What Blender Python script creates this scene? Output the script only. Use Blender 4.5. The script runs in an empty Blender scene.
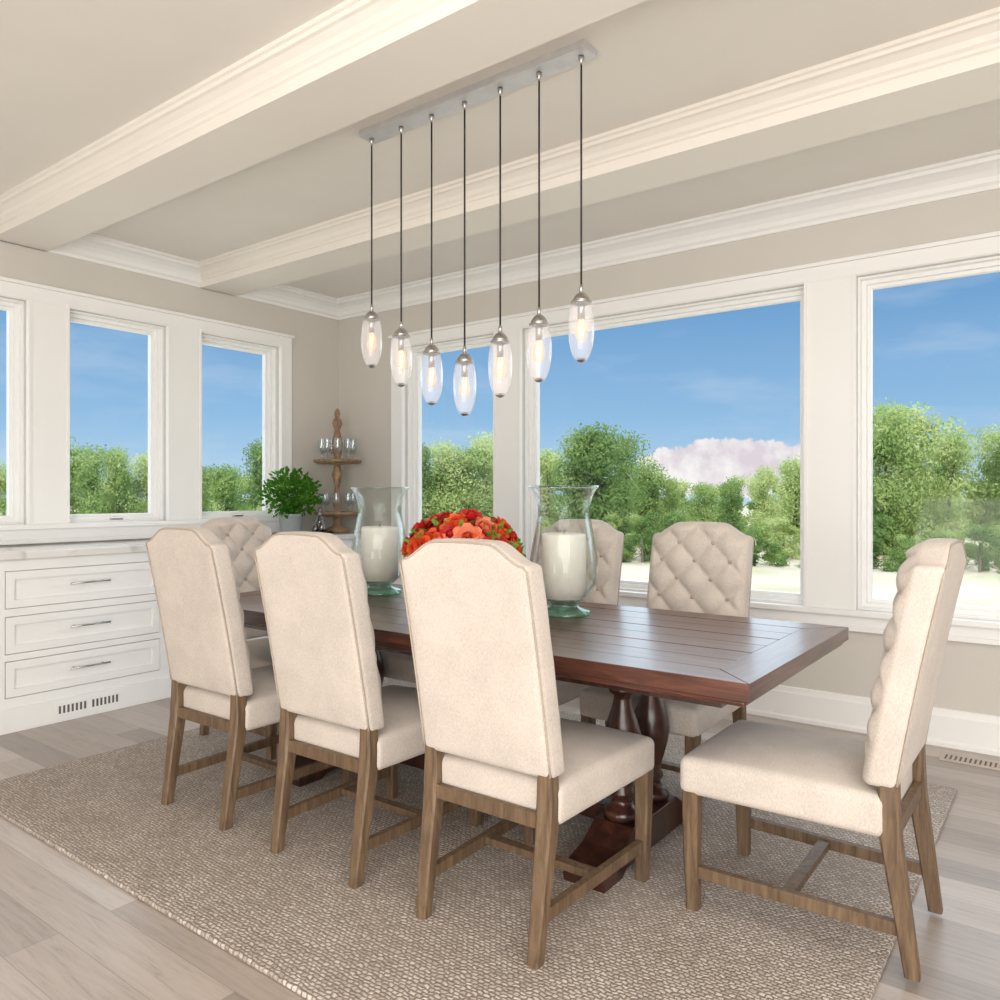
import bpy, bmesh, math, random
from mathutils import Vector, Matrix
random.seed(7)
S=bpy.context.scene
S.view_settings.view_transform='Standard'
S.view_settings.look='None'
COL=S.collection

# ------------------------------------------------------------ materials
def L(c):
    return tuple(((v/255)/12.92 if v/255<=0.04045 else ((v/255+0.055)/1.055)**2.4) for v in c)+(1,)
def newmat(name):
    m=bpy.data.materials.new(name); m.use_nodes=True
    nt=m.node_tree; b=nt.nodes.get('Principled BSDF')
    return m,nt,b
def N(nt,t,**kw):
    n=nt.nodes.new(t)
    for k,v in kw.items():
        if k in n.inputs: n.inputs[k].default_value=v
        else: setattr(n,k,v)
    return n
def coords(nt,scale=(1,1,1),rot=(0,0,0),kind='Object'):
    tc=nt.nodes.new('ShaderNodeTexCoord'); mp=nt.nodes.new('ShaderNodeMapping')
    mp.inputs['Scale'].default_value=scale; mp.inputs['Rotation'].default_value=rot
    nt.links.new(tc.outputs[kind],mp.inputs['Vector']); return mp.outputs['Vector']
def ramp(nt,fac,stops):
    r=nt.nodes.new('ShaderNodeValToRGB'); cr=r.color_ramp
    while len(cr.elements)<len(stops): cr.elements.new(.5)
    for e,(p,c) in zip(cr.elements,stops): e.position=p; e.color=c
    nt.links.new(fac,r.inputs['Fac']); return r.outputs['Color']
def bump(nt,b,h,strength=.3,dist=.01):
    bp=nt.nodes.new('ShaderNodeBump'); bp.inputs['Strength'].default_value=strength; bp.inputs['Distance'].default_value=dist
    nt.links.new(h,bp.inputs['Height']); nt.links.new(bp.outputs['Normal'],b.inputs['Normal'])
def paint(name,c,rough=.6,var=.03):
    m,nt,b=newmat(name)
    v=coords(nt,(1,1,1)); n=N(nt,'ShaderNodeTexNoise',Scale=3.0,Detail=4.0); nt.links.new(v,n.inputs['Vector'])
    c0=L(c); c1=tuple(x*(1-var) for x in c0[:3])+(1,)
    nt.links.new(ramp(nt,n.outputs['Fac'],[(.3,c1),(.7,c0)]),b.inputs['Base Color'])
    b.inputs['Roughness'].default_value=rough
    n2=N(nt,'ShaderNodeTexNoise',Scale=250.0); nt.links.new(v,n2.inputs['Vector'])
    bump(nt,b,n2.outputs['Fac'],.03,.001)
    return m
def wood(name,cs,scale=(1,14,14),rough=.45,nscale=3.0,coat=0.,bs=.15):
    m,nt,b=newmat(name)
    v=coords(nt,scale); n=N(nt,'ShaderNodeTexNoise',Scale=nscale,Detail=8.0,Roughness=.65,Distortion=.6); nt.links.new(v,n.inputs['Vector'])
    k=len(cs); stops=[(.3+.4*i/(k-1),L(c)) for i,c in enumerate(cs)]
    nt.links.new(ramp(nt,n.outputs['Fac'],stops),b.inputs['Base Color'])
    b.inputs['Roughness'].default_value=rough; b.inputs['Coat Weight'].default_value=coat; b.inputs['Coat Roughness'].default_value=.2
    bump(nt,b,n.outputs['Fac'],bs,.004); return m
def simple(name,c,rough=.4,metal=0.,**kw):
    m,nt,b=newmat(name)
    v=coords(nt); n=N(nt,'ShaderNodeTexNoise',Scale=20.0); nt.links.new(v,n.inputs['Vector'])
    c0=L(c); c1=tuple(x*.9 for x in c0[:3])+(1,)
    nt.links.new(ramp(nt,n.outputs['Fac'],[(.3,c1),(.7,c0)]),b.inputs['Base Color'])
    b.inputs['Roughness'].default_value=rough; b.inputs['Metallic'].default_value=metal
    for k,val in kw.items(): b.inputs[k].default_value=val
    return m
def clearglass(name,tint=(1,1,1,1),edge=.9,base=.04,milky=0.,milkc=(1,1,1,1),emit=0.,power=2.2,gc=(.9,.93,.93,1)):
    m=bpy.data.materials.new(name); m.use_nodes=True; nt=m.node_tree; nt.nodes.clear()
    out=nt.nodes.new('ShaderNodeOutputMaterial')
    tr=N(nt,'ShaderNodeBsdfTransparent'); tr.inputs['Color'].default_value=tint
    gl=N(nt,'ShaderNodeBsdfGlossy'); gl.inputs['Roughness'].default_value=.04; gl.inputs['Color'].default_value=gc
    lw=nt.nodes.new('ShaderNodeLayerWeight'); lw.inputs['Blend'].default_value=.5
    pw=N(nt,'ShaderNodeMath',operation='POWER'); pw.inputs[1].default_value=power; nt.links.new(lw.outputs['Facing'],pw.inputs[0])
    mr=nt.nodes.new('ShaderNodeMapRange'); mr.inputs['To Min'].default_value=base; mr.inputs['To Max'].default_value=edge
    nt.links.new(pw.outputs[0],mr.inputs['Value'])
    mx=nt.nodes.new('ShaderNodeMixShader'); nt.links.new(mr.outputs['Result'],mx.inputs['Fac'])
    nt.links.new(tr.outputs[0],mx.inputs[1]); nt.links.new(gl.outputs[0],mx.inputs[2])
    last=mx.outputs[0]
    if milky>0:
        df=N(nt,'ShaderNodeBsdfDiffuse'); df.inputs['Color'].default_value=milkc
        em=N(nt,'ShaderNodeEmission'); em.inputs['Color'].default_value=milkc; em.inputs['Strength'].default_value=emit
        ad=nt.nodes.new('ShaderNodeAddShader'); nt.links.new(df.outputs[0],ad.inputs[0]); nt.links.new(em.outputs[0],ad.inputs[1])
        m2=nt.nodes.new('ShaderNodeMixShader'); m2.inputs['Fac'].default_value=milky
        nt.links.new(last,m2.inputs[1]); nt.links.new(ad.outputs[0],m2.inputs[2]); last=m2.outputs[0]
    nt.links.new(last,out.inputs['Surface']); return m

M_wall=paint('wall_paint',(210,205,197)); M_ceil=paint('ceiling_paint',(236,231,223))
M_trim=paint('trim_paint',(244,243,241),.4,.01); M_cab=paint('cabinet_paint',(242,242,241),.35,.01)
M_beam=paint('beam_paint',(239,233,224),.45,.01)
M_chairwood=wood('chair_oak',[(78,61,46),(107,86,65),(132,109,84)],(18,18,2),.5)
M_table=wood('table_walnut',[(48,25,18),(80,44,31),(112,66,48)],(1.2,14,14),.33,3.0,.35,.12)
M_tabley=wood('table_walnut_cross',[(48,25,18),(80,44,31),(112,66,48)],(14,1.2,14),.33,3.0,.35,.12)
M_leg=wood('table_leg_walnut',[(34,18,14),(58,32,24),(84,48,36)],(8,8,2),.3,3.0,.3)
M_etag=wood('stand_wood',[(105,82,58),(150,122,92),(176,150,116)],(8,8,4),.5)
M_nickel=simple('brushed_nickel',(190,188,186),.25,1.0); M_black=simple('black_cord',(22,20,20),.5)
M_canopy=simple('canopy_nickel',(214,214,216),.4,.4)
M_candle=simple('candle_wax',(242,237,228),.5,0,**{'Subsurface Weight':.15})
M_pane=clearglass('window_glass',(.985,1,.99,1),.2,.008)
M_vase=clearglass('vase_glass',(.97,.985,.98,1),.85,.015,power=2.6,gc=(.72,.78,.76,1))
M_vasefoot=clearglass('vase_foot_glass',(.62,.86,.77,1),.6,.08,gc=(.75,.92,.86,1))
M_shade=clearglass('pendant_glass',(.97,.97,.98,1),.8,.04,.17,(1,.955,.94,1),.38,power=2.4,gc=(.75,.75,.75,1))
M_shadeb=clearglass('pendant_glass_base',(.35,.35,.37,1),.8,.4)
M_dark=simple('dark_metal',(50,46,42),.5,.6); M_vent=simple('vent_dark',(100,98,96),.7)
m,nt,b=newmat('bulb_filament'); b.inputs['Base Color'].default_value=(1,.7,.4,1); b.inputs['Emission Color'].default_value=(1,.55,.22,1); b.inputs['Emission Strength'].default_value=2.6; M_bulb=m
M_bulbg=clearglass('bulb_glass',(1,.92,.8,1),.7,.05,.18,(1,.85,.66,1),.4,gc=(.7,.62,.52,1))

def fabric(name,c):
    m,nt,b=newmat(name)
    v=coords(nt); n=N(nt,'ShaderNodeTexNoise',Scale=9.0,Detail=6.0); nt.links.new(v,n.inputs['Vector'])
    vs=coords(nt,(1,1,.35)); n2=N(nt,'ShaderNodeTexNoise',Scale=380.0,Detail=2.0); nt.links.new(vs,n2.inputs['Vector'])
    mx=N(nt,'ShaderNodeMath',operation='MULTIPLY_ADD'); mx.inputs[1].default_value=.65; nt.links.new(n2.outputs['Fac'],mx.inputs[0])
    m3=N(nt,'ShaderNodeMath',operation='MULTIPLY'); m3.inputs[1].default_value=.35; nt.links.new(n.outputs['Fac'],m3.inputs[0]); nt.links.new(m3.outputs[0],mx.inputs[2])
    c0=L(c); c1=tuple(x*.76 for x in c0[:3])+(1,)
    nt.links.new(ramp(nt,mx.outputs[0],[(.35,c1),(.62,c0)]),b.inputs['Base Color'])
    b.inputs['Roughness'].default_value=.9; b.inputs['Sheen Weight'].default_value=.12; b.inputs['Specular IOR Level'].default_value=.12
    w1=N(nt,'ShaderNodeTexWave',Scale=220.0); w2=N(nt,'ShaderNodeTexWave',Scale=220.0); w2.bands_direction='Z'
    nt.links.new(v,w1.inputs['Vector']); nt.links.new(v,w2.inputs['Vector'])
    ad=N(nt,'ShaderNodeMath',operation='ADD'); nt.links.new(w1.outputs['Fac'],ad.inputs[0]); nt.links.new(w2.outputs['Fac'],ad.inputs[1])
    bump(nt,b,ad.outputs[0],.12,.001); return m
M_fab=fabric('linen_upholstery',(214,203,193)); M_pipe=fabric('linen_piping',(184,170,157))

# floor planks
m,nt,b=newmat('oak_floor'); v=coords(nt)
br=N(nt,'ShaderNodeTexBrick'); br.offset=.37; br.inputs['Scale'].default_value=1.0; br.inputs['Brick Width'].default_value=1.7; br.inputs['Row Height'].default_value=.145
br.inputs['Mortar Size'].default_value=.0008; br.inputs['Color1'].default_value=(0,0,0,1); br.inputs['Color2'].default_value=(1,1,1,1); br.inputs['Mortar'].default_value=(.5,.5,.5,1)
nt.links.new(v,br.inputs['Vector'])
base=ramp(nt,br.outputs['Color'],[(0,L((150,139,131))),(.35,L((176,164,155))),(.7,L((188,177,169))),(1,L((199,190,183)))])
v2=coords(nt,(1.3,20,1)); g=N(nt,'ShaderNodeTexNoise',Scale=2.2,Detail=9.0,Roughness=.72,Distortion=1.6); nt.links.new(v2,g.inputs['Vector'])
gc=ramp(nt,g.outputs['Fac'],[(.28,(.66,.63,.61,1)),(.45,(.9,.89,.88,1)),(.6,(1,1,1,1))])
mx=nt.nodes.new('ShaderNodeMix'); mx.data_type='RGBA'; mx.blend_type='MULTIPLY'; mx.inputs[0].default_value=1
nt.links.new(base,mx.inputs[6]); nt.links.new(gc,mx.inputs[7])
mx2=nt.nodes.new('ShaderNodeMix'); mx2.data_type='RGBA'; nt.links.new(br.outputs['Fac'],mx2.inputs[0]); nt.links.new(mx.outputs[2],mx2.inputs[6]); mx2.inputs[7].default_value=L((132,120,112))
nt.links.new(mx2.outputs[2],b.inputs['Base Color']); b.inputs['Roughness'].default_value=.34
bump(nt,b,g.outputs['Fac'],.08,.002); M_floor=m

# jute rug
m,nt,b=newmat('jute_rug'); v=coords(nt)
nz=N(nt,'ShaderNodeTexNoise',Scale=34.0,Detail=4.0); nt.links.new(v,nz.inputs['Vector'])
sc=N(nt,'ShaderNodeVectorMath',operation='SCALE'); sc.inputs['Scale'].default_value=.024; nt.links.new(nz.outputs['Color'],sc.inputs[0])
ad=N(nt,'ShaderNodeVectorMath',operation='ADD'); nt.links.new(v,ad.inputs[0]); nt.links.new(sc.outputs[0],ad.inputs[1])
br=N(nt,'ShaderNodeTexBrick'); br.inputs['Scale'].default_value=1.0; br.inputs['Brick Width'].default_value=.019; br.inputs['Row Height'].default_value=.0125
br.inputs['Mortar Size'].default_value=.004; br.inputs['Mortar Smooth'].default_value=1.0
br.inputs['Color1'].default_value=(0,0,0,1); br.inputs['Color2'].default_value=(1,1,1,1); br.inputs['Mortar'].default_value=(.5,.5,.5,1)
nt.links.new(ad.outputs[0],br.inputs['Vector'])
base=ramp(nt,br.outputs['Color'],[(0,L((180,169,159))),(.5,L((202,192,183))),(1,L((220,212,205)))])
n2=N(nt,'ShaderNodeTexNoise',Scale=5.0,Detail=6.0); nt.links.new(v,n2.inputs['Vector'])
gc=ramp(nt,n2.outputs['Fac'],[(.35,(.86,.84,.82,1)),(.65,(1,1,1,1))])
mx=nt.nodes.new('ShaderNodeMix'); mx.data_type='RGBA'; mx.blend_type='MULTIPLY'; mx.inputs[0].default_value=1
nt.links.new(base,mx.inputs[6]); nt.links.new(gc,mx.inputs[7])
mx2=nt.nodes.new('ShaderNodeMix'); mx2.data_type='RGBA'; nt.links.new(br.outputs['Fac'],mx2.inputs[0]); nt.links.new(mx.outputs[2],mx2.inputs[6]); mx2.inputs[7].default_value=L((146,133,122))
nt.links.new(mx2.outputs[2],b.inputs['Base Color']); b.inputs['Roughness'].default_value=.95; b.inputs['Specular IOR Level'].default_value=.1
inv=N(nt,'ShaderNodeMath',operation='SUBTRACT'); inv.inputs[0].default_value=1; nt.links.new(br.outputs['Fac'],inv.inputs[1])
bump(nt,b,inv.outputs[0],.7,.006); M_rug=m

# marble
m,nt,b=newmat('marble_counter'); v=coords(nt); n=N(nt,'ShaderNodeTexNoise',Scale=1.6,Detail=8.0,Distortion=1.2); nt.links.new(v,n.inputs['Vector'])
nt.links.new(ramp(nt,n.outputs['Fac'],[(.44,L((226,223,221))),(.5,L((200,197,194))),(.54,L((228,226,224)))]),b.inputs['Base Color']); b.inputs['Roughness'].default_value=.2; M_marble=m

def leafmat(name,c1,c2,c3,nscale=.8,trans=.35):
    m=bpy.data.materials.new(name); m.use_nodes=True; nt=m.node_tree; nt.nodes.clear()
    out=nt.nodes.new('ShaderNodeOutputMaterial')
    v=coords(nt); n=N(nt,'ShaderNodeTexNoise',Scale=nscale,Detail=5.0); nt.links.new(v,n.inputs['Vector'])
    oi=nt.nodes.new('ShaderNodeObjectInfo'); ma=N(nt,'ShaderNodeMath',operation='MULTIPLY_ADD'); ma.inputs[1].default_value=.44; nt.links.new(oi.outputs['Random'],ma.inputs[0]); 
    sb=N(nt,'ShaderNodeMath',operation='SUBTRACT'); sb.inputs[1].default_value=.22; nt.links.new(n.outputs['Fac'],sb.inputs[0]); nt.links.new(sb.outputs[0],ma.inputs[2])
    c=ramp(nt,ma.outputs[0],[(.3,L(c1)),(.5,L(c2)),(.7,L(c3))])
    d=nt.nodes.new('ShaderNodeBsdfDiffuse'); t=nt.nodes.new('ShaderNodeBsdfTranslucent'); nt.links.new(c,d.inputs[0]); nt.links.new(c,t.inputs[0])
    mx=nt.nodes.new('ShaderNodeMixShader'); mx.inputs[0].default_value=trans; nt.links.new(d.outputs[0],mx.inputs[1]); nt.links.new(t.outputs[0],mx.inputs[2]); nt.links.new(mx.outputs[0],out.inputs[0]); return m
M_tree=leafmat('tree_leaves',(118,146,86),(158,180,110),(198,208,148),.6,.45)
M_plant=leafmat('herb_leaves',(66,120,36),(110,164,60),(162,200,98),9.0,.45)
M_bark=wood('bark',[(90,80,70),(130,118,104)],(4,4,1),.9)

# ------------------------------------------------------------ mesh helpers
def mkobj(name,verts,faces,mats,parent=None,smooth=False,fm=None,loc=(0,0,0)):
    me=bpy.data.meshes.new(name); me.from_pydata([tuple(v) for v in verts],[],faces); 
    if not isinstance(mats,(list,tuple)): mats=[mats]
    for mm in mats: me.materials.append(mm)
    if fm: me.polygons.foreach_set('material_index',fm)
    if smooth: me.polygons.foreach_set('use_smooth',[True]*len(me.polygons))
    bm=bmesh.new(); bm.from_mesh(me)
    bmesh.ops.recalc_face_normals(bm,faces=bm.faces)
    bm.to_mesh(me); bm.free()
    o=bpy.data.objects.new(name,me); COL.objects.link(o); o.location=loc
    if parent: o.parent=parent
    return o
def empty(name,loc=(0,0,0),rz=0):
    e=bpy.data.objects.new(name,None); COL.objects.link(e); e.location=loc; e.rotation_euler=(0,0,rz); e.empty_display_size=.1; return e
class G:
    def __init__(s): s.v=[]; s.f=[]; s.m=[]
    def add(s,v,f,mi=0,M=None):
        o=len(s.v)
        s.v+= [ (M@Vector(p)) if M else Vector(p) for p in v]
        s.f+=[tuple(i+o for i in q) for q in f]; s.m+=[mi]*len(f)
    def obj(s,name,mats,parent=None,smooth=False,loc=(0,0,0)): return mkobj(name,s.v,s.f,mats,parent,smooth,s.m,loc)
def cube(x0,x1,y0,y1,z0,z1):
    v=[(x,y,z) for x in (x0,x1) for y in (y0,y1) for z in (z0,z1)]
    f=[(0,1,3,2),(4,6,7,5),(0,4,5,1),(2,3,7,6),(0,2,6,4),(1,5,7,3)]
    return v,f
def boxes(name,lst,mat,parent=None,bevel=0):
    g=G()
    for b_ in lst: g.add(*cube(*b_))
    o=g.obj(name,mat,parent)
    if bevel:
        md=o.modifiers.new('bevel','BEVEL'); md.width=bevel; md.segments=2
    return o
def axisc(h,r,n):
    a=[-h,-h+.35*r,-h+.7*r]+[-h+r+2*(h-r)*i/n for i in range(n+1)]+[h-.7*r,h-.35*r,h]
    return a
def rbox(half,r,n,deform=None,center=(0,0,0)):
    ax=[axisc(half[i],r,n[i]) for i in range(3)]; ln=[len(a) for a in ax]
    idx={}; V=[]; F=[]
    def get(i,j,k):
        key=(i,j,k)
        if key in idx: return idx[key]
        p=[ax[0][i],ax[1][j],ax[2][k]]; inn=[max(-(half[q]-r),min(half[q]-r,p[q])) for q in range(3)]
        d=Vector([p[q]-inn[q] for q in range(3)])
        if d.length>1e-9: d=d.normalized()*r
        pos=Vector(inn)+d
        if deform: pos=Vector(deform(pos))
        idx[key]=len(V); V.append(pos+Vector(center)); return idx[key]
    for a in range(3):
        b_,c_=(a+1)%3,(a+2)%3
        for side in (0,ln[a]-1):
            for i in range(ln[b_]-1):
                for j in range(ln[c_]-1):
                    q=[]
                    for (di,dj) in ((0,0),(1,0),(1,1),(0,1)):
                        t=[0,0,0]; t[a]=side; t[b_]=i+di; t[c_]=j+dj; q.append(get(*t))
                    if side==0: q=q[::-1]
                    F.append(tuple(q))
    return V,F
def lathe(prof,seg=32,center=(0,0,0),cap=True):
    V=[];F=[]; c=Vector(center)
    for (r,z) in prof:
        for i in range(seg):
            a=2*math.pi*i/seg; V.append(Vector((r*math.cos(a),r*math.sin(a),z))+c)
    for j in range(len(prof)-1):
        for i in range(seg):
            k=(i+1)%seg; F.append((j*seg+i,j*seg+k,(j+1)*seg+k,(j+1)*seg+i))
    if cap:
        F.append(tuple(range(seg))[::-1]); o=(len(prof)-1)*seg; F.append(tuple(range(o,o+seg)))
    return V,F
def loft(pts,sizes):
    V=[];F=[]
    for p,s in zip(pts,sizes):
        h=s/2; c=h*.75
        for (x,y) in ((-h,-c),(-c,-h),(c,-h),(h,-c),(h,c),(c,h),(-c,h),(-h,c)): V.append(Vector(p)+Vector((x,y,0)))
    n=8
    for j in range(len(pts)-1):
        for i in range(n):
            k=(i+1)%n; F.append((j*n+i,j*n+k,(j+1)*n+k,(j+1)*n+i))
    F.append(tuple(range(n))[::-1]); o=(len(pts)-1)*n; F.append(tuple(range(o,o+n)))
    return V,F
def tube(path,r,seg=8,closed=False):
    V=[];F=[];n=len(path); path=[Vector(p) for p in path]
    for i,p in enumerate(path):
        if closed: t=path[(i+1)%n]-path[i-1]
        else: t=path[min(i+1,n-1)]-path[max(i-1,0)]
        t.normalize(); up=Vector((0,0,1)) if abs(t.z)<.9 else Vector((0,1,0))
        a=t.cross(up).normalized(); b_=t.cross(a).normalized()
        for k in range(seg):
            an=2*math.pi*k/seg; V.append(p+a*(r*math.cos(an))+b_*(r*math.sin(an)))
    m_=n if closed else n-1
    for j in range(m_):
        j2=(j+1)%n
        for i in range(seg):
            k=(i+1)%seg; F.append((j*seg+i,j*seg+k,j2*seg+k,j2*seg+i))
    if not closed:
        F.append(tuple(range(seg))[::-1]); o=(n-1)*seg; F.append(tuple(range(o,o+seg)))
    return V,F
def bar(p0,p1,w,h):
    p0=Vector(p0);p1=Vector(p1);d=(p1-p0); l=d.length; 
    q=d.to_track_quat('X','Z').to_matrix().to_4x4(); Mx=Matrix.Translation((p0+p1)/2)@q
    v,f=cube(-l/2,l/2,-w/2,w/2,-h/2,h/2); return [Mx@Vector(p) for p in v],f
def sphere(c,r,seg=12,rings=8,sz=1.):
    prof=[(max(1e-4,r*math.sin(math.pi*i/rings)),-r*sz*math.cos(math.pi*i/rings)) for i in range(rings+1)]
    return lathe(prof,seg,c)
def sstep(a,b_,x):
    t=max(0,min(1,(x-a)/(b_-a))); return t*t*(3-2*t)

# ------------------------------------------------------------ room
LX=-5.01; BY=4.42; CZ=2.87; RX=3.2; RY=-3.0; T=.18
GZ=-2.5
def mb(side,a0,a1,d0,d1,z0,z1):
    if side=='left': return (LX-d1,LX-d0,a0,a1,z0,z1)
    return (a0,a1,BY+d0,BY+d1,z0,z1)
boxes('floor',[(LX-T,RX+T,RY-T,BY+T,-.12,0)],M_floor)
boxes('ceiling',[(LX-T,RX+T,RY-T,BY+T,CZ,CZ+.15)],M_ceil)
def wallwith(name,side,a0,a1,wins,z0w,z1w):
    lst=[mb(side,a0,a1,0,T,0,z0w),mb(side,a0,a1,0,T,z1w,CZ)]
    e=a0
    for (w0,w1) in wins: lst.append(mb(side,e,w0,0,T,z0w,z1w)); e=w1
    lst.append(mb(side,e,a1,0,T,z0w,z1w)); boxes(name,lst,M_wall)
LW=[(1.33,1.995),(2.235,2.875),(3.133,3.81)]; LZ=(1.075,2.405)
BW=[(-4.24,-3.35),(-3.11,-1.21),(-.945,.75)]; BZ=(.64,2.41)
wallwith('wall_left','left',RY-T,BY+T,LW,*LZ)
wallwith('wall_back','back',LX,RX,BW,*BZ)
boxes('wall_right',[(RX,RX+T,RY-T,BY+T,0,CZ)],M_wall)
boxes('wall_front',[(LX,RX,RY-T,RY,0,CZ)],M_wall)
def casing(name,side,a0,a1,wins,zw0,zw1,zbot,ztop,th=.022):
    lst=[mb(side,a0,a1,-th,0,zw1,ztop),mb(side,a0,a1,-th,0,zbot,zw0-.0285)]
    e=a0
    for (w0,w1) in wins: lst.append(mb(side,e,w0,-th,0,zw0,zw1)); e=w1
    lst.append(mb(side,e,a1,-th,0,zw0,zw1))
    lst.append(mb(side,a0-.015,a1+.015,-.04,0,ztop,ztop+.02))
    lst.append(mb(side,a0-.02,a1+.02,-.05,0,zw0-.028,zw0))
    lst.append(mb(side,a0-.01,a1+.01,-.032,0,zbot-.024,zbot))
    boxes(name,lst,M_trim,bevel=.0015)
    g=[]
    for (w0,w1) in wins:
        for q in ((w0-.018,w0-.004,zw0+.0005,zw1+.004),(w1+.004,w1+.018,zw0+.0005,zw1+.004),(w0-.018,w1+.018,zw1+.0045,zw1+.018)):
            g.append(mb(side,q[0],q[1],-th-.008,-th+.001,q[2],q[3]))
    return g
b1=casing('trim_1','left',.95,3.918,LW,LZ[0],LZ[1],.985,2.49)
b2=casing('trim_2','back',-4.37,1.1,BW,BZ[0],BZ[1],.555,2.49)
boxes('trim_5',b1+b2,M_trim)
wn=1
for side,ws,(z0,z1) in (('left',LW,LZ),('back',BW,BZ)):
    for (a0,a1) in ws:
        e=empty('window_%d'%wn,(0,0,0)); wn+=1
        lst=[]
        def fr(w,d0,d1,ins=0):
            A0,A1,Z0,Z1=a0+ins,a1-ins,z0+ins,z1-ins
            return [mb(side,A0,A0+w,d0,d1,Z0,Z1),mb(side,A1-w,A1,d0,d1,Z0,Z1),mb(side,A0+w,A1-w,d0,d1,Z0,Z0+w),mb(side,A0+w,A1-w,d0,d1,Z1-w,Z1)]
        lst+=fr(.012,.03,.17)+fr(.024,.07,.16,.01)+fr(.022,.10,.14,.03)
        boxes('frame',lst,M_trim,e)
        boxes('glass_pane',[mb(side,a0+.045,a1-.045,.12,.1215,z0+.045,z1-.045)],M_pane,e)
        if side=='left':
            boxes('crank_handle',[mb(side,(a0+a1)/2-.04,(a0+a1)/2+.04,.03,.055,z0+.012,z0+.028)],M_nickel,e,.004)
# baseboards
def profx(prof,x0,x1):
    n=len(prof); V=[(x0,y,z) for y,z in prof]+[(x1,y,z) for y,z in prof]
    F=[(i,(i+1)%n,(i+1)%n+n,i+n) for i in range(n)]+[tuple(range(n))[::-1],tuple(range(n,2*n))]; return V,F
def profy(prof,y0,y1):
    n=len(prof); V=[(x,y0,z) for x,z in prof]+[(x,y1,z) for x,z in prof]
    F=[(i,(i+1)%n,(i+1)%n+n,i+n) for i in range(n)]+[tuple(range(n))[::-1],tuple(range(n,2*n))]; return V,F
bp=[(0,0),(.028,0),(.028,.02),(.018,.03),(.018,.15),(.012,.16),(.010,.18),(0,.185)]
g=G(); g.add(*profx([(BY-a,z) for a,z in bp],-4.47,RX)); g.obj('baseboard_back',M_trim)
g=G(); g.add(*profy([(LX+a,z) for a,z in bp],RY,.6)); g.obj('baseboard_left',M_trim)
cp=[(0,0),(.012,0),(.014,.018),(.028,.03),(.034,.055),(.05,.08),(.075,.1),(.095,.108),(.1,.125),(.115,.13),(.115,.145),(0,.145)]
g=G(); g.add(*profx([(BY-a,CZ-.145+z) for a,z in cp],LX,RX)); g.obj('trim_3',M_trim)
g=G(); g.add(*profy([(LX+a,CZ-.145+z) for a,z in cp],RY,BY)); g.obj('trim_4',M_trim)
def beam(name,y0,y1,zb):
    h=CZ-zb
    side=[(0,0),(0,.045),(.01,.05),(.012,.062),(.024,.072),(.034,.09),(.055,.108),(.068,.112),(.072,.125),(.082,.13),(.082,h)]
    prof=[(y0-a,zb+z) for a,z in side]+[(y1+a,zb+z) for a,z in reversed(side)]
    g=G(); g.add(*profx(prof,LX,RX)); g.obj(name,M_beam)
beam('ceiling_beam',1.81,2.11,2.725); beam('ceiling_beam.001',3.13,3.42,2.725)

# ------------------------------------------------------------ sideboard cabinet
cab=empty('sideboard_cabinet',(-4.75,3.0,0))
def cb(l): return [(a+4.75,b_+4.75,c-3.0,d-3.0,e,f) for a,b_,c,d,e,f in l]
CXF=-4.5
ys=[.78,1.66,2.575,3.49,4.40]
rows=[(.18,.375),(.41,.61),(.65,.85)]
zr=[(.0,.18),(.375,.41),(.61,.65),(.85,.91)]
fr=[(CXF-.02,CXF,.78,4.41,a,b_) for a,b_ in zr]
for y in ys:
    for a,b_ in rows: fr.append((CXF-.02,CXF,y-.03 if y>.8 else y,y+.03 if y<4.39 else y+.01,a,b_))
boxes('carcass',cb([(-5.0,CXF-.0205,.78,4.41,.0,.91)]+fr),M_cab,cab)
dr=[];hd=G()
for i in range(4):
    y0=ys[i]+.034;y1=ys[i+1]-.034
    for (z0,z1) in rows:
        z0+=.004;z1-=.004
        dr.append((CXF-.02,CXF-.012,y0,y1,z0,z1)); w=.042
        dr+=[(CXF-.012,CXF+.002,y0,y0+w,z0,z1),(CXF-.012,CXF+.002,y1-w,y1,z0,z1),(CXF-.012,CXF+.002,y0+w,y1-w,z0,z0+w),(CXF-.012,CXF+.002,y0+w,y1-w,z1-w,z1)]
        yc=(y0+y1)/2; zc=(z0+z1)/2+.01
        hd.add(*tube([(CXF+.03+4.75,yc-.11-3,zc),(CXF+.03+4.75,yc+.11-3,zc)],.005))
        for s in (-.08,.08): hd.add(*tube([(CXF-.006+4.75,yc+s-3,zc),(CXF+.03+4.75,yc+s-3,zc)],.004))
boxes('drawer_fronts',cb(dr),M_cab,cab)
hd.obj('drawer_handles',M_nickel,cab,True)
boxes('countertop',cb([(-5.0,CXF+.03,.75,4.415,.91,.95)]),M_marble,cab,.004)
boxes('toe_moulding',cb([(CXF,CXF+.014,.78,4.39,0,.13)]),M_cab,cab,.003)
boxes('vent_plate',cb([(CXF+.014,CXF+.018,1.93,2.31,.03,.105)]),M_cab,cab,.001)
boxes('vent_slots',cb([(CXF+.017,CXF+.0195,1.95+i*.0225,1.95+i*.0225+.011,.048,.09) for i in range(15) if i!=7]),M_vent,cab)
fv=empty('floor_vent',(-.36,4.22,0))
boxes('vent_plate',[(-.17,.17,-.055,.055,0,.006)],simple('vent_tan',(205,192,180),.5),fv,.002)
boxes('vent_slots',[(-.15+i*.02,-.142+i*.02,-.035,.035,.005,.0065) for i in range(16)],M_vent,fv)

# ------------------------------------------------------------ rug
v,f=rbox((1.67,1.258,.007),.006,(60,44,1),None,(0,0,0.0075))
mkobj('area_rug',v,f,M_rug,None,True,loc=(-2.08,2.503,0))
RZ=.0145

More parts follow.
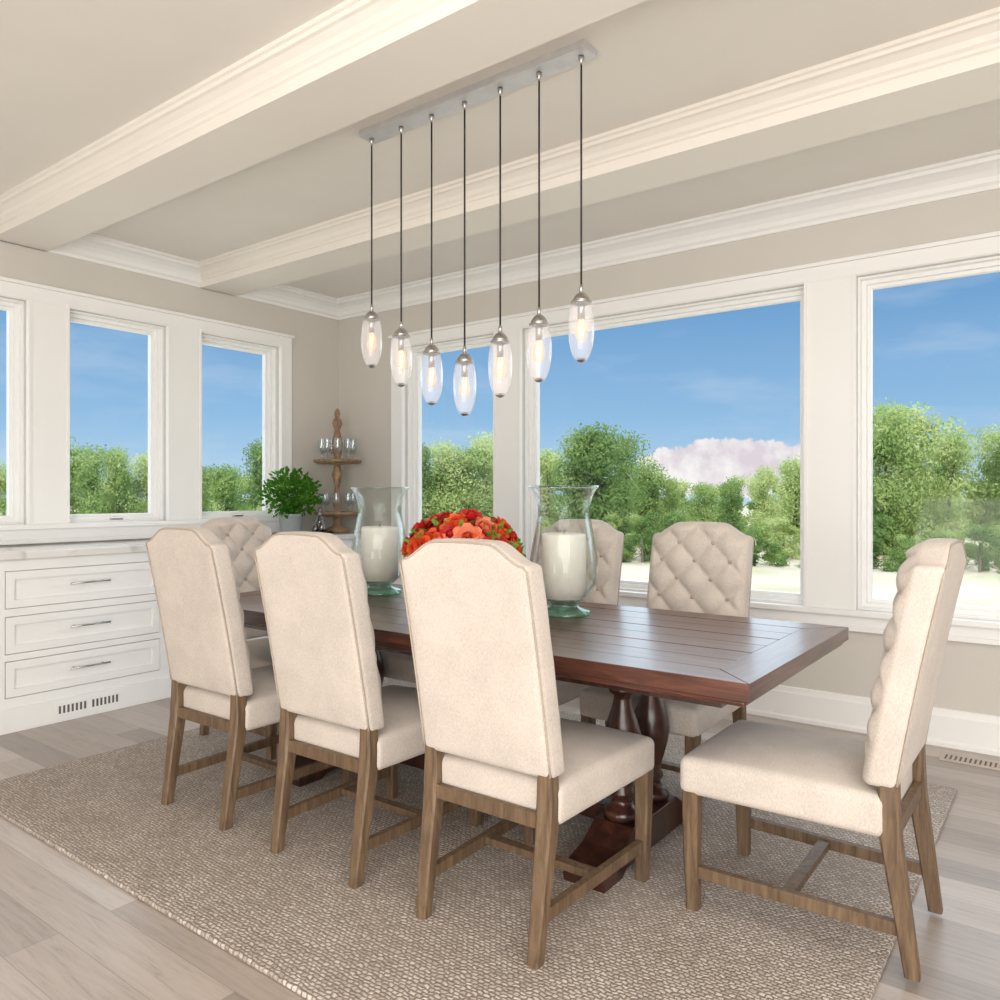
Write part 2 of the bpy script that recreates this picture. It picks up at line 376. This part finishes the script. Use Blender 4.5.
# ------------------------------------------------------------ dining chairs
HW=.228
def ycent(t): return .068-.092*t-.02*t*t
ZB=.475
def ztop(x):
    s=min(1,abs(x)/HW); return 1.056+.045*(1-sstep(.42,.92,s))+.014*(1-s*s)
SP=.158; Z0T=.63
def backdef(p):
    t=(p.z+.30)/.60; s=abs(p.x)/HW
    x=p.x*(1.0-.01*t); zt=ztop(p.x); z=ZB+t*(zt-ZB)
    y=p.y
    e=min((HW-abs(p.x))/.035,(zt-z)/.035,1); e=max(0,e)
    if y>.0:
        w=y/.040
        u=p.x/SP; vv=(z-Z0T)/SP
        tf=abs(math.sin(math.pi*(u+vv)))*abs(math.sin(math.pi*(u-vv)))
        k=sstep(0,1,e)*sstep(.53,.60,z)
        y+=w*(.012*sstep(0,1,e)+k*.032*(tf**.5)-.012*k)
    else:
        y-=(-y/.040)*.008*(1-s**4)*(1-(2*t-1)**4)
    return (x,y+ycent(t),z)
bv,bf=rbox((HW,.040,.30),.018,(52,2,60),backdef)
def seatdef(p):
    sx=p.x/.252; sy=p.y/.28
    x=p.x*(.965+.035*sy); z=p.z
    if p.z>0: z+=(p.z/.055)*.034*(1-abs(sx)**2.5)*(1-abs(sy)**2.5)
    return (x,p.y,z)
sv,sf=rbox((.252,.28,.055),.024,(20,20,3),seatdef,(0,.335,.40))
fg=G()
for sx in (-1,1):
    fg.add(*loft([(sx*.198,-.004,0),(sx*.2,.02,.17),(sx*.202,.045,.34),(sx*.203,.05,.42),(sx*.202,.048,.52)],[.036,.043,.05,.05,.042]))
    fg.add(*loft([(sx*.218,.578,0),(sx*.220,.582,.18),(sx*.222,.582,.37)],[.036,.044,.05]))
    fg.add(*bar((sx*.2,.02,.115),(sx*.219,.58,.115),.022,.034))
fg.add(*bar((-.208,.31,.115),(.208,.31,.115),.034,.022))
fg.add(*bar((-.2,.04,.36),(.2,.04,.36),.02,.04))
bt=G()
for a in range(-6,9):
    for b_ in range(-9,9):
        x=(a+b_)/2*SP; z=Z0T+(a-b_)/2*SP
        if abs(x)<HW-.045 and .58<z<ztop(x)-.045:
            t=(z-ZB)/(ztop(x)-ZB); y=ycent(t)+.040+.005
            bt.add(*sphere((x*(1-.01*t),y,z),.0095,10,6))
pp=[]
def rearp(x,z):
    t=(z-ZB)/(ztop(x)-ZB); return (x*(1-.01*t),ycent(t)-.038,z)
for i in range(13): pp.append(rearp(-HW+.004,ZB+.012+(ztop(-HW)-ZB-.03)*i/12))
for i in range(1,30):
    x=-HW+.014+(2*HW-.028)*(i-1)/28; pp.append(rearp(x,ztop(x)-.007))
for i in range(13): pp.append(rearp(HW-.004,ztop(HW)-.018-(ztop(HW)-ZB-.03)*i/12))
pg=G(); pg.add(*tube(pp,.0034,6))
first=None
def chair(x,y,rz):
    global first
    e=empty('dining_chair',(x,y,RZ),rz)
    if first is None:
        first=[mkobj('backrest',bv,bf,M_fab,e,True),mkobj('seat',sv,sf,M_fab,e,True),fg.obj('legs_and_stretchers',M_chairwood,e),bt.obj('tufting_buttons',M_pipe,e,True),pg.obj('piping',M_pipe,e,True)]
    else:
        for o in first:
            n=bpy.data.objects.new(o.name.split('.')[0],o.data); COL.objects.link(n); n.parent=e
    return e
for x in (-1.343,-2.03,-2.73): chair(x,1.69,0)
for x in (-1.36,-1.99,-2.66): chair(x,3.29,math.pi)
chair(-.345,2.42,math.pi/2)
chair(-3.61,2.48,-math.pi/2)

# ------------------------------------------------------------ table
tb=empty('dining_table',(-1.98,2.48,RZ))
X0,X1,Y0,Y1=-1.32,1.31,-.53,.53; ZT=.77-RZ
g=G(); B=.125; gp=.0012
def board(x0,x1,y0,y1,z0,z1,mi=0):
    v,f=rbox(((x1-x0)/2-gp,(y1-y0)/2-gp,(z1-z0)/2),.003,(1,1,1),None,((x0+x1)/2,(y0+y1)/2,(z0+z1)/2)); g.add(v,f,mi)
def mitre(poly,mi):
    c=Vector((sum(p[0] for p in poly)/4,sum(p[1] for p in poly)/4))
    top=[Vector(p)+(c-Vector(p)).normalized()*.003 for p in poly]
    V=[(p[0],p[1],ZT-.045) for p in poly]+[(p[0],p[1],ZT-.004) for p in poly]+[(p.x,p.y,ZT) for p in top]
    F=[(3,2,1,0),(8,9,10,11)]+[(i,(i+1)%4,(i+1)%4+4,i+4) for i in range(4)]+[(i+4,(i+1)%4+4,(i+1)%4+8,i+8) for i in range(4)]
    g.add(V,F,mi)
mitre([(X0,Y0),(X1,Y0),(X1-B,Y0+B),(X0+B,Y0+B)],0); mitre([(X1,Y1),(X0,Y1),(X0+B,Y1-B),(X1-B,Y1-B)],0)
mitre([(X0,Y1),(X0,Y0),(X0+B,Y0+B),(X0+B,Y1-B)],1); mitre([(X1,Y0),(X1,Y1),(X1-B,Y1-B),(X1-B,Y0+B)],1)
w=(Y1-Y0-2*B)/6
for i in range(6): board(X0+B,X1-B,Y0+B+i*w,Y0+B+(i+1)*w,ZT-.04,ZT-.0005*(i%2))
v,f=rbox((1.295,.515,.012),.01,(1,1,1),None,(0,0,ZT-.055)); g.add(v,f,0)
v,f=rbox((1.302,.522,.006),.005,(1,1,1),None,(0,0,ZT-.047)); g.add(v,f,0)
g.obj('tabletop',[M_table,M_tabley],tb)
boxes('apron',[(-1.19,1.19,-.40,-.37,ZT-.11,ZT-.06),(-1.19,1.19,.37,.40,ZT-.11,ZT-.06),(-1.19,-1.16,-.37,.37,ZT-.11,ZT-.06),(1.16,1.19,-.37,.37,ZT-.11,ZT-.06)],M_leg,tb,.003)
bal=[(.048,.135),(.062,.14),(.066,.155),(.060,.17),(.045,.178),(.036,.19),(.034,.205),(.044,.215),(.044,.228),(.036,.24),(.040,.27),(.052,.31),(.063,.355),(.067,.39),(.062,.43),(.050,.47),(.036,.51),(.030,.54),(.031,.555),(.046,.565),(.048,.58),(.036,.592),(.038,.605),(.056,.618),(.060,.635),(.058,.65)]
for k,px in enumerate((.73,-.73)):
    g=G()
    for yy in (-.11,.11): g.add(*lathe(bal,28,(px,yy,0)))
    nl=len(g.f)
    foot=[(-.37,0),(-.25,0),(-.22,.022),(.22,.022),(.25,0),(.37,0),(.375,.03),(.35,.06),(.30,.072),(.25,.085),(.20,.115),(.17,.135),(-.17,.135),(-.20,.115),(-.25,.085),(-.30,.072),(-.35,.06),(-.375,.03)]
    V,F=profx(foot,px-.075,px+.075); g.add(V,F)
    g.add(*cube(px-.05,px+.05,-.34,.34,.648,.70))
    o=g.obj('pedestal_%d'%(k+1),M_leg,tb)
    for p in o.data.polygons: p.use_smooth=(len(p.vertices)==4 and p.index<nl)
    md=o.modifiers.new('bevel','BEVEL'); md.width=.004; md.segments=2; md.limit_method='ANGLE'; md.angle_limit=1.0
boxes('stretcher',[(-.66,.66,-.03,.03,.06,.12)],M_leg,tb,.006)

# ------------------------------------------------------------ hurricane vases with candles
def hurricane(x,y):
    e=empty('hurricane_candle_holder',(x,y,.771))
    out=[(.105,.0),(.108,.012),(.095,.022),(.06,.034),(.052,.045),(.075,.058),(.105,.085),(.128,.125),(.137,.17),(.136,.22),(.127,.28),(.115,.34),(.106,.39),(.105,.43),(.114,.47),(.130,.503),(.138,.51),(.136,.515)]
    g=G(); g.add(*lathe(out[:6],48,cap=False)); g.add(*lathe([(.001,.004),(.1,.004)],48,cap=False)); g.obj('glass_foot',M_vasefoot,e,True)
    inn=[(r-.005,z) for r,z in out[5:]][::-1]
    g=G(); g.add(*lathe(out[5:],48,cap=False)); g.add(*lathe(inn,48,cap=False)); g.obj('glass_bowl',M_vase,e,True)
    g=G(); g.add(*lathe([(.135,.512),(.139,.516),(.141,.511),(.139,.507),(.135,.508)],48,cap=False)); g.obj('glass_rim',M_vase,e,True)
    g=G(); g.add(*lathe([(.078,.065),(.088,.072),(.089,.31),(.086,.322),(.078,.326),(.07,.318),(.02,.313),(.001,.313)],40)); g.obj('pillar_candle',M_candle,e,True)
    g=G(); g.add(*tube([(0,0,.31),(0.001,0,.328),(.005,0,.342)],.0018,6)); g.obj('wick',M_black,e)
hurricane(-1.655,2.64); hurricane(-2.72,2.66)

# ------------------------------------------------------------ flowers
fl=empty('flower_arrangement',(-2.085,2.52,.7705))
g=G(); g.add(*lathe([(.07,0),(.075,.01),(.06,.02),(.09,.05),(.13,.10),(.15,.16),(.155,.2),(.148,.2),(.14,.16),(.12,.10),(.02,.06),(.001,.06)],40)); g.obj('bowl',simple('bowl_silver',(190,186,178),.25,.9),fl,True)
FM=[simple('petal_red',(196,30,26),.6),simple('petal_orange',(236,88,36),.6),simple('petal_coral',(240,134,96),.6),M_plant]
g=G()
def petal(Mx,w,h,curl,mi):
    V=[];F=[];nu,nv=4,5
    for j in range(nv+1):
        t=j/nv; ww=w*math.sin(math.pi*min(.999,.15+.72*t))
        for i in range(nu+1):
            s=(i/nu-.5)*2; V.append((ww*s, curl*t*t*h+ -.25*ww*(s*s), h*t))
    for j in range(nv):
        for i in range(nu): a=j*(nu+1)+i; F.append((a,a+1,a+nu+2,a+nu+1))
    g.add(V,F,mi,Mx)
# roses spread evenly over the dome
NR=58
for i in range(NR):
    th=i*2.39996+random.uniform(-.2,.2); cz=1-1.05*(i+.5)/NR; ph=math.acos(max(-.2,cz))
    d=Vector((math.sin(ph)*math.cos(th),math.sin(ph)*math.sin(th),math.cos(ph)))
    c=Vector((d.x*.232,d.y*.20,.232+d.z*.143))*random.uniform(.93,1.06)
    q=d.to_track_quat('Z','Y').to_matrix().to_4x4(); mi=random.choice([0,0,1,1,2])
    sz=random.uniform(.052,.068)
    for lay,(op,ns,sc) in enumerate(((1.15,7,1.),(.8,6,.88),(.45,6,.75),(.12,5,.58))):
        for k in range(ns):
            Mx=Matrix.Translation(c)@q@Matrix.Rotation(2*math.pi*k/ns+lay*.5,4,'Z')@Matrix.Translation((0,sz*.12*sc,-.012))@Matrix.Rotation(-op,4,'X')
            petal(Mx,sz*.5*sc,sz*sc,.35-.3*lay,mi if lay<3 else 0)
for i in range(170):
    th=random.uniform(0,2*math.pi); ph=math.acos(random.uniform(-.25,.95))
    d=Vector((math.sin(ph)*math.cos(th),math.sin(ph)*math.sin(th),math.cos(ph)))
    c=Vector((d.x*.225,d.y*.195,.225+d.z*.137)); q=(d+Vector((0,0,-.2))).to_track_quat('Z','Y').to_matrix().to_4x4()
    petal(Matrix.Translation(c)@q@Matrix.Rotation(random.uniform(0,6),4,'Z'),.014,.055,.2,3)
g.obj('blossoms',FM,fl,True)

# ------------------------------------------------------------ potted herb + tiered stand on counter
pl=empty('potted_plant',(-4.72,3.70,.951))
g=G(); g.add(*lathe([(.075,0),(.08,.005),(.088,.14),(.095,.145),(.095,.16),(.085,.16),(.08,.13),(.001,.13)],32)); g.obj('pot',simple('zinc_pot',(178,182,184),.4,.5),pl,True)
g=G()
for i in range(800):
    d=Vector((random.gauss(0,1),random.gauss(0,1),random.gauss(0,1))).normalized(); rr=random.uniform(.15,1.45)**.5
    c=Vector((d.x*.175*rr,d.y*.175*rr,.30+d.z*.155*rr)); 
    if c.z<.15: continue
    q=(d+Vector((random.uniform(-1.3,1.3),random.uniform(-1.3,1.3),.5))).to_track_quat('Z','Y').to_matrix().to_4x4()
    petal(Matrix.Translation(c)@q@Matrix.Rotation(random.uniform(0,6),4,'Z'),.011,.036,.5,0)
for i in range(60):
    a=random.uniform(0,6.28); r=random.uniform(.05,.17); g.add(*tube([(0,0,.13),(r*.4*math.cos(a),r*.4*math.sin(a),.22),(r*math.cos(a),r*math.sin(a),.34)],.0015,4))
g.obj('foliage',M_plant,pl,True)

st=empty('tiered_serving_stand',(-4.765,4.19,.951))
g=G(); g.add(*lathe([(.09,0),(.1,.01),(.09,.03),(.04,.05),(.03,.08),(.035,.12),(.16,.135),(.185,.15),(.185,.165),(.17,.16),(.035,.155),(.025,.17),(.03,.2),(.04,.25),(.028,.3),(.02,.36),(.03,.42),(.045,.46),(.03,.5),(.025,.54),(.16,.55),(.19,.565),(.19,.58),(.175,.575),(.03,.57),(.025,.6),(.035,.66),(.045,.72),(.028,.78),(.02,.82),(.034,.85),(.04,.88),(.03,.905),(.015,.92),(.022,.935),(.024,.955),(.015,.98),(.003,.995)],36)); g.obj('turned_stand',M_etag,st,True)
g=G()
for k,(zz,n,hh,rr) in enumerate(((.577,9,.17,.032),(.162,8,.15,.033))):
    for i in range(n):
        a=2*math.pi*i/n; c=(.125*math.cos(a),.125*math.sin(a),zz)
        g.add(*lathe([(.02,0),(.022,.004),(.005,.01),(.004,.05),(rr*.8,.07),(rr,.1),(rr*.85,hh)],16,c,False))
g.obj('glassware',clearglass('glassware',(.86,.89,.91,1),.8,.15),st,True)
tr=empty('decanter_set',(-4.66,3.93,.951))
g=G(); g.add(*lathe([(.09,0),(.095,.004),(.095,.02),(.09,.02),(.088,.006),(.001,.006)],28)); g.obj('tray',M_dark,tr,True)
g=G()
for (x,y,h,r) in ((-.03,.02,.20,.035),(.04,-.02,.13,.03),(.0,-.05,.10,.026)):
    g.add(*lathe([(r,.0),(r,h*.5),(r*.5,h*.65),(r*.35,h*.8),(r*.45,h*.85),(r*.5,h*.95),(.002,h)],20,(x,y,.007)))
g.obj('decanters',clearglass('decanter_glass',(.5,.45,.4,1),.7,.2),tr,True)

# ------------------------------------------------------------ linear pendant light
pd=empty('linear_pendant_light',(-1.985,2.425,CZ))
v,f=rbox((.58,.048,.014),.003,(2,1,1),None,(0,0,-.014)); mkobj('canopy',v,f,M_canopy,pd)
px=[-2.530,-2.348,-2.172,-1.993,-1.813,-1.630,-1.446]; zc=[1.944,1.845,1.753,1.697,1.758,1.802,1.857]
gc=G(); gn=G(); gs=G(); gb=G(); gf=G(); gg=G()
for x,z in zip(px,zc):
    x+=1.985; z-=CZ; H=.128; R=.047
    gc.add(*tube([(x,0,-.04),(x,0,z+H+.03)],.0036,8))
    gn.add(*lathe([(.011,0),(.011,-.014),(.006,-.02),(.004,-.032)],20,(x,0,-.028)))
    prof=[]
    for i in range(25):
        a=math.pi*i/24; prof.append((max(.001,R*math.sin(a)**.92),z-H*math.cos(a)))
    lo=prof[:4]; mid=prof[3:19]; top=prof[18:]
    gs.add(*lathe(mid,32,(x,0,0),False))
    gb.add(*lathe(lo,32,(x,0,0),False)); gb.add(*lathe([(.001,z-H*.90),(prof[3][0]*.97,z-H*.88)],32,(x,0,0),False))
    gn.add(*lathe([(r+.0015,q) for r,q in top],32,(x,0,0)))
    gn.add(*lathe([(prof[18][0]+.001,prof[18][1]-.004),(prof[18][0]+.004,prof[18][1]-.003),(prof[18][0]+.004,prof[18][1]+.003),(prof[18][0]+.001,prof[18][1]+.004)],32,(x,0,0),False))
    gn.add(*lathe([(.008,z+H-.004),(.008,z+H+.018),(.004,z+H+.03)],16,(x,0,0)))
    gn.add(*lathe([(.014,z+.03),(.014,z+H*.85)],16,(x,0,0)))
    gg.add(*lathe([(.013,z+.03),(.020,z+.0),(.023,z-.025),(.018,z-.045),(.002,z-.056)],20,(x,0,0),False))
    gf.add(*tube([(x-.006,0,z+.03),(x-.009,0,z-.03),(x-.003,0,z+.01),(x+.003,0,z-.03),(x+.008,0,z+.01),(x+.006,0,z+.03)],.0016,6))
gc.obj('cords',M_black,pd,True); gn.obj('nickel_caps',M_nickel,pd,True); gs.obj('glass_shades',M_shade,pd,True); gb.obj('glass_bases',M_shadeb,pd,True)
gg.obj('bulbs',M_bulbg,pd,True); gf.obj('filaments',M_bulb,pd,True)

# ------------------------------------------------------------ outdoors
m,nt,b=newmat('dry_meadow'); v=coords(nt); n=N(nt,'ShaderNodeTexNoise',Scale=.25,Detail=8.0); nt.links.new(v,n.inputs['Vector'])
nt.links.new(ramp(nt,n.outputs['Fac'],[(.3,L((176,174,136))),(.45,L((196,184,162))),(.62,L((202,192,172))),(.75,L((176,178,136)))]),b.inputs['Base Color']); b.inputs['Roughness'].default_value=1
boxes('ground',[(-260,200,-60,300,GZ-.3,GZ)],m)
def treemesh(seed,nb,n,H,W,ls,lowz=.10):
    rnd=random.Random(seed); V=[];F=[]
    blobs=[]
    for i in range(nb):
        t=rnd.random(); z=H*(lowz+(.85-lowz)*t); w=W*.5*(1-.6*abs(t-.35))
        a=rnd.uniform(0,6.28); r=rnd.uniform(.1,.75)*w
        blobs.append((Vector((r*math.cos(a),r*math.sin(a),z)),rnd.uniform(.08,.17)*H))
    blobs.append((Vector((0,0,H*.86)),H*.13))
    for i in range(n):
        c,r=rnd.choice(blobs); d=Vector((rnd.gauss(0,1),rnd.gauss(0,1),rnd.gauss(0,1))).normalized()
        p=c+Vector((d.x,d.y,d.z*.85))*r*rnd.uniform(.55,1.3)
        p.z=max(p.z,.03)
        q=(d+Vector((rnd.uniform(-.8,.8),rnd.uniform(-.8,.8),rnd.uniform(-.8,.8)))).normalized()
        a=q.orthogonal().normalized(); b_=q.cross(a); s=ls*rnd.uniform(.6,1.3); an=rnd.uniform(0,3.14)
        a2=a*math.cos(an)+b_*math.sin(an); b2=q.cross(a2); o=len(V)
        V+=[p-a2*s,p-b2*s*.55,p+a2*s,p+b2*s*.55]; F.append((o,o+1,o+2,o+3))
    nl=len(F); o=len(V)
    tv,tf=lathe([(H*.028,0),(H*.02,H*.3),(H*.012,H*.6)],8); V+=tv; F+=[tuple(i+o for i in q) for q in tf]
    for i in range(7):
        c,r=blobs[i%len(blobs)]; o=len(V); tv,tf=tube([(0,0,H*.2),(c.x*.5,c.y*.5,c.z*.75),tuple(c)],H*.006,5); V+=tv; F+=[tuple(k+o for k in q) for q in tf]
    me=bpy.data.meshes.new('tree_mesh'); me.from_pydata([tuple(p) for p in V],[],F); me.materials.append(M_tree); me.materials.append(M_bark)
    me.polygons.foreach_set('material_index',[0]*nl+[1]*(len(F)-nl)); return me
TM=[treemesh(11,26,11000,7,5.2,.10),treemesh(12,34,12000,7,6.4,.10),treemesh(13,24,9000,7,4.2,.10),treemesh(14,24,9000,4,7.5,.085,0.02)]
grove=empty('tree_line',(0,0,GZ))
YAW=math.radians(36.8)
def puttree(az,dist,h,mi,wid=1.):
    th=math.radians(90-az)+YAW
    o=bpy.data.objects.new('tree',TM[mi]); COL.objects.link(o); o.parent=grove
    o.location=(dist*math.cos(th),dist*math.sin(th),-.05); s=h/(7. if mi<3 else 4.)
    o.scale=(s*wid,s*wid,s); o.rotation_euler=(0,0,random.uniform(0,6.28))
def H_of(az):
    tab=[(-60,3.0),(-31,3.6),(-27,4.2),(-23,3.4),(-20,2.8),(-18,4.4),(-13,4.0),(-5,5.4),(-2,4.6),(3,5.2),(7,5.8),(10,4.2),(12,1.8),(15,1.2),(17,1.8),(20,3.4),(22,3.2),(26,6.2),(28,6.6),(31,5.2),(35,5.6),(60,4.6)]
    for (a,x),(b_,y) in zip(tab,tab[1:]):
        if a<=az<=b_: return x+(y-x)*(az-a)/(b_-a)
    return 3
az=-62.
while az<62:
    d=random.uniform(50,64); h=3.75+d*math.tan(math.radians(H_of(az)*random.uniform(.6,1.1))); puttree(az,d,h,random.randrange(3),random.uniform(.7,1.1)); az+=random.uniform(1.4,2.4)
az=-62.
while az<62:
    d=random.uniform(43,48); puttree(az,d,random.uniform(1.4,3.0),3,random.uniform(.9,1.3)); az+=random.uniform(1.3,2.4)
az=-62.
while az<62:
    d=random.uniform(80,95); puttree(az,d,random.uniform(5.0,6.4),3,1.3); az+=random.uniform(2.2,3.4)

# ------------------------------------------------------------ world
W=bpy.data.worlds.new('sky'); S.world=W; W.use_nodes=True; nt=W.node_tree; bg=nt.nodes['Background']
tc=nt.nodes.new('ShaderNodeTexCoord'); nm=N(nt,'ShaderNodeVectorMath',operation='NORMALIZE'); nt.links.new(tc.outputs['Generated'],nm.inputs[0])
sp=nt.nodes.new('ShaderNodeSeparateXYZ'); nt.links.new(nm.outputs[0],sp.inputs[0])
sky=ramp(nt,sp.outputs['Z'],[(0,(.50,.69,.87,1)),(.10,(.29,.51,.79,1)),(.27,(.13,.32,.63,1)),(1,(.06,.18,.5,1))])
mp=nt.nodes.new('ShaderNodeMapping'); mp.inputs['Scale'].default_value=(2.2,2.2,9); nt.links.new(nm.outputs[0],mp.inputs[0])
cn=N(nt,'ShaderNodeTexNoise',Scale=1.8,Detail=8.0,Roughness=.6); nt.links.new(mp.outputs[0],cn.inputs['Vector'])
cf=nt.nodes.new('ShaderNodeMapRange'); cf.inputs['From Min'].default_value=.5; cf.inputs['From Max'].default_value=.8; cf.inputs['To Max'].default_value=.4; nt.links.new(cn.outputs['Fac'],cf.inputs['Value'])
m1=nt.nodes.new('ShaderNodeMix'); m1.data_type='RGBA'; nt.links.new(cf.outputs[0],m1.inputs[0]); nt.links.new(sky,m1.inputs[6]); m1.inputs[7].default_value=(.75,.82,.92,1)
sub=N(nt,'ShaderNodeVectorMath',operation='SUBTRACT'); nt.links.new(nm.outputs[0],sub.inputs[0]); sub.inputs[1].default_value=(-.345,.937,.034)
dt=N(nt,'ShaderNodeVectorMath',operation='DOT_PRODUCT'); nt.links.new(sub.outputs[0],dt.inputs[0]); dt.inputs[1].default_value=(.935/.10,.352/.10,0)
s2=nt.nodes.new('ShaderNodeSeparateXYZ'); nt.links.new(sub.outputs[0],s2.inputs[0])
zz=N(nt,'ShaderNodeMath',operation='MULTIPLY'); zz.inputs[1].default_value=1/.032; nt.links.new(s2.outputs['Z'],zz.inputs[0])
p1=N(nt,'ShaderNodeMath',operation='MULTIPLY'); nt.links.new(dt.outputs['Value'],p1.inputs[0]); nt.links.new(dt.outputs['Value'],p1.inputs[1])
p2=N(nt,'ShaderNodeMath',operation='MULTIPLY'); nt.links.new(zz.outputs[0],p2.inputs[0]); nt.links.new(zz.outputs[0],p2.inputs[1])
ps=N(nt,'ShaderNodeMath',operation='ADD'); nt.links.new(p1.outputs[0],ps.inputs[0]); nt.links.new(p2.outputs[0],ps.inputs[1])
c2=N(nt,'ShaderNodeTexNoise',Scale=28.0,Detail=8.0,Roughness=.6); nt.links.new(nm.outputs[0],c2.inputs['Vector'])
md=N(nt,'ShaderNodeMath',operation='MULTIPLY_ADD'); nt.links.new(c2.outputs['Fac'],md.inputs[0]); md.inputs[1].default_value=-2.4; nt.links.new(ps.outputs[0],md.inputs[2])
cr=ramp(nt,md.outputs[0],[(0,(1,1,1,1)),(.15,(0,0,0,1))])
m2=nt.nodes.new('ShaderNodeMix'); m2.data_type='RGBA'; nt.links.new(cr,m2.inputs[0]); nt.links.new(m1.outputs[2],m2.inputs[6])
cc=ramp(nt,c2.outputs['Fac'],[(.38,L((226,214,224))),(.6,L((253,247,247)))]); nt.links.new(cc,m2.inputs[7])
nt.links.new(m2.outputs[2],bg.inputs['Color']); bg.inputs['Strength'].default_value=1.0

# ------------------------------------------------------------ lights
def area(name,loc,target,size,power,col):
    l=bpy.data.lights.new(name,'AREA'); l.shape='RECTANGLE'; l.size=size[0]; l.size_y=size[1]; l.energy=power; l.color=col
    o=bpy.data.objects.new(name,l); COL.objects.link(o); o.location=loc
    o.rotation_euler=(Vector(target)-Vector(loc)).to_track_quat('-Z','Y').to_euler(); return o
def sun(name,d,e,ang,col):
    sl=bpy.data.lights.new(name,'SUN'); sl.energy=e; sl.angle=ang; sl.color=col; so=bpy.data.objects.new(name,sl); COL.objects.link(so)
    so.rotation_euler=Vector(d).to_track_quat('-Z','Y').to_euler(); so.location=(-Vector(d))*15
sun('sun',(-.45,.62,-.75),4.6,.02,(1,.97,.9))
sun('window_fill_sun',(.10,-.88,-.42),3.6,1.7,(.90,.96,1))  # added wide soft sun, extra daylight fill through the back windows
sun('window_fill_sun.001',(.88,-.10,-.42),3.0,1.7,(.92,.97,1))  # second added soft sun, fills in from the left windows
area('room_fill',(1.0,-1.8,2.0),(-2.6,3.2,1.2),(4.2,1.6),118,(1,.985,.965))  # added fill from behind the camera, not a fixture of the room
area('room_fill.001',(1.8,1.2,2.7),(1.4,1.4,0),(2.4,2.6),45,(1,.98,.96))  # added overhead fill right of the camera, no ceiling lamp modelled
area('ceiling_fill',(.0,-1.6,.4),(-2.2,3.2,3.0),(4.0,1.8),145,(1,.965,.91))  # added upward fill that brightens the ceiling and beams

cam=bpy.data.cameras.new('camera'); co=bpy.data.objects.new('camera',cam); COL.objects.link(co)
co.location=(0,0,1.25); co.rotation_euler=(math.pi/2,0,YAW); cam.sensor_width=36; cam.lens=27.86; cam.shift_y=-.005; cam.clip_end=600; cam.clip_start=.05
S.camera=co
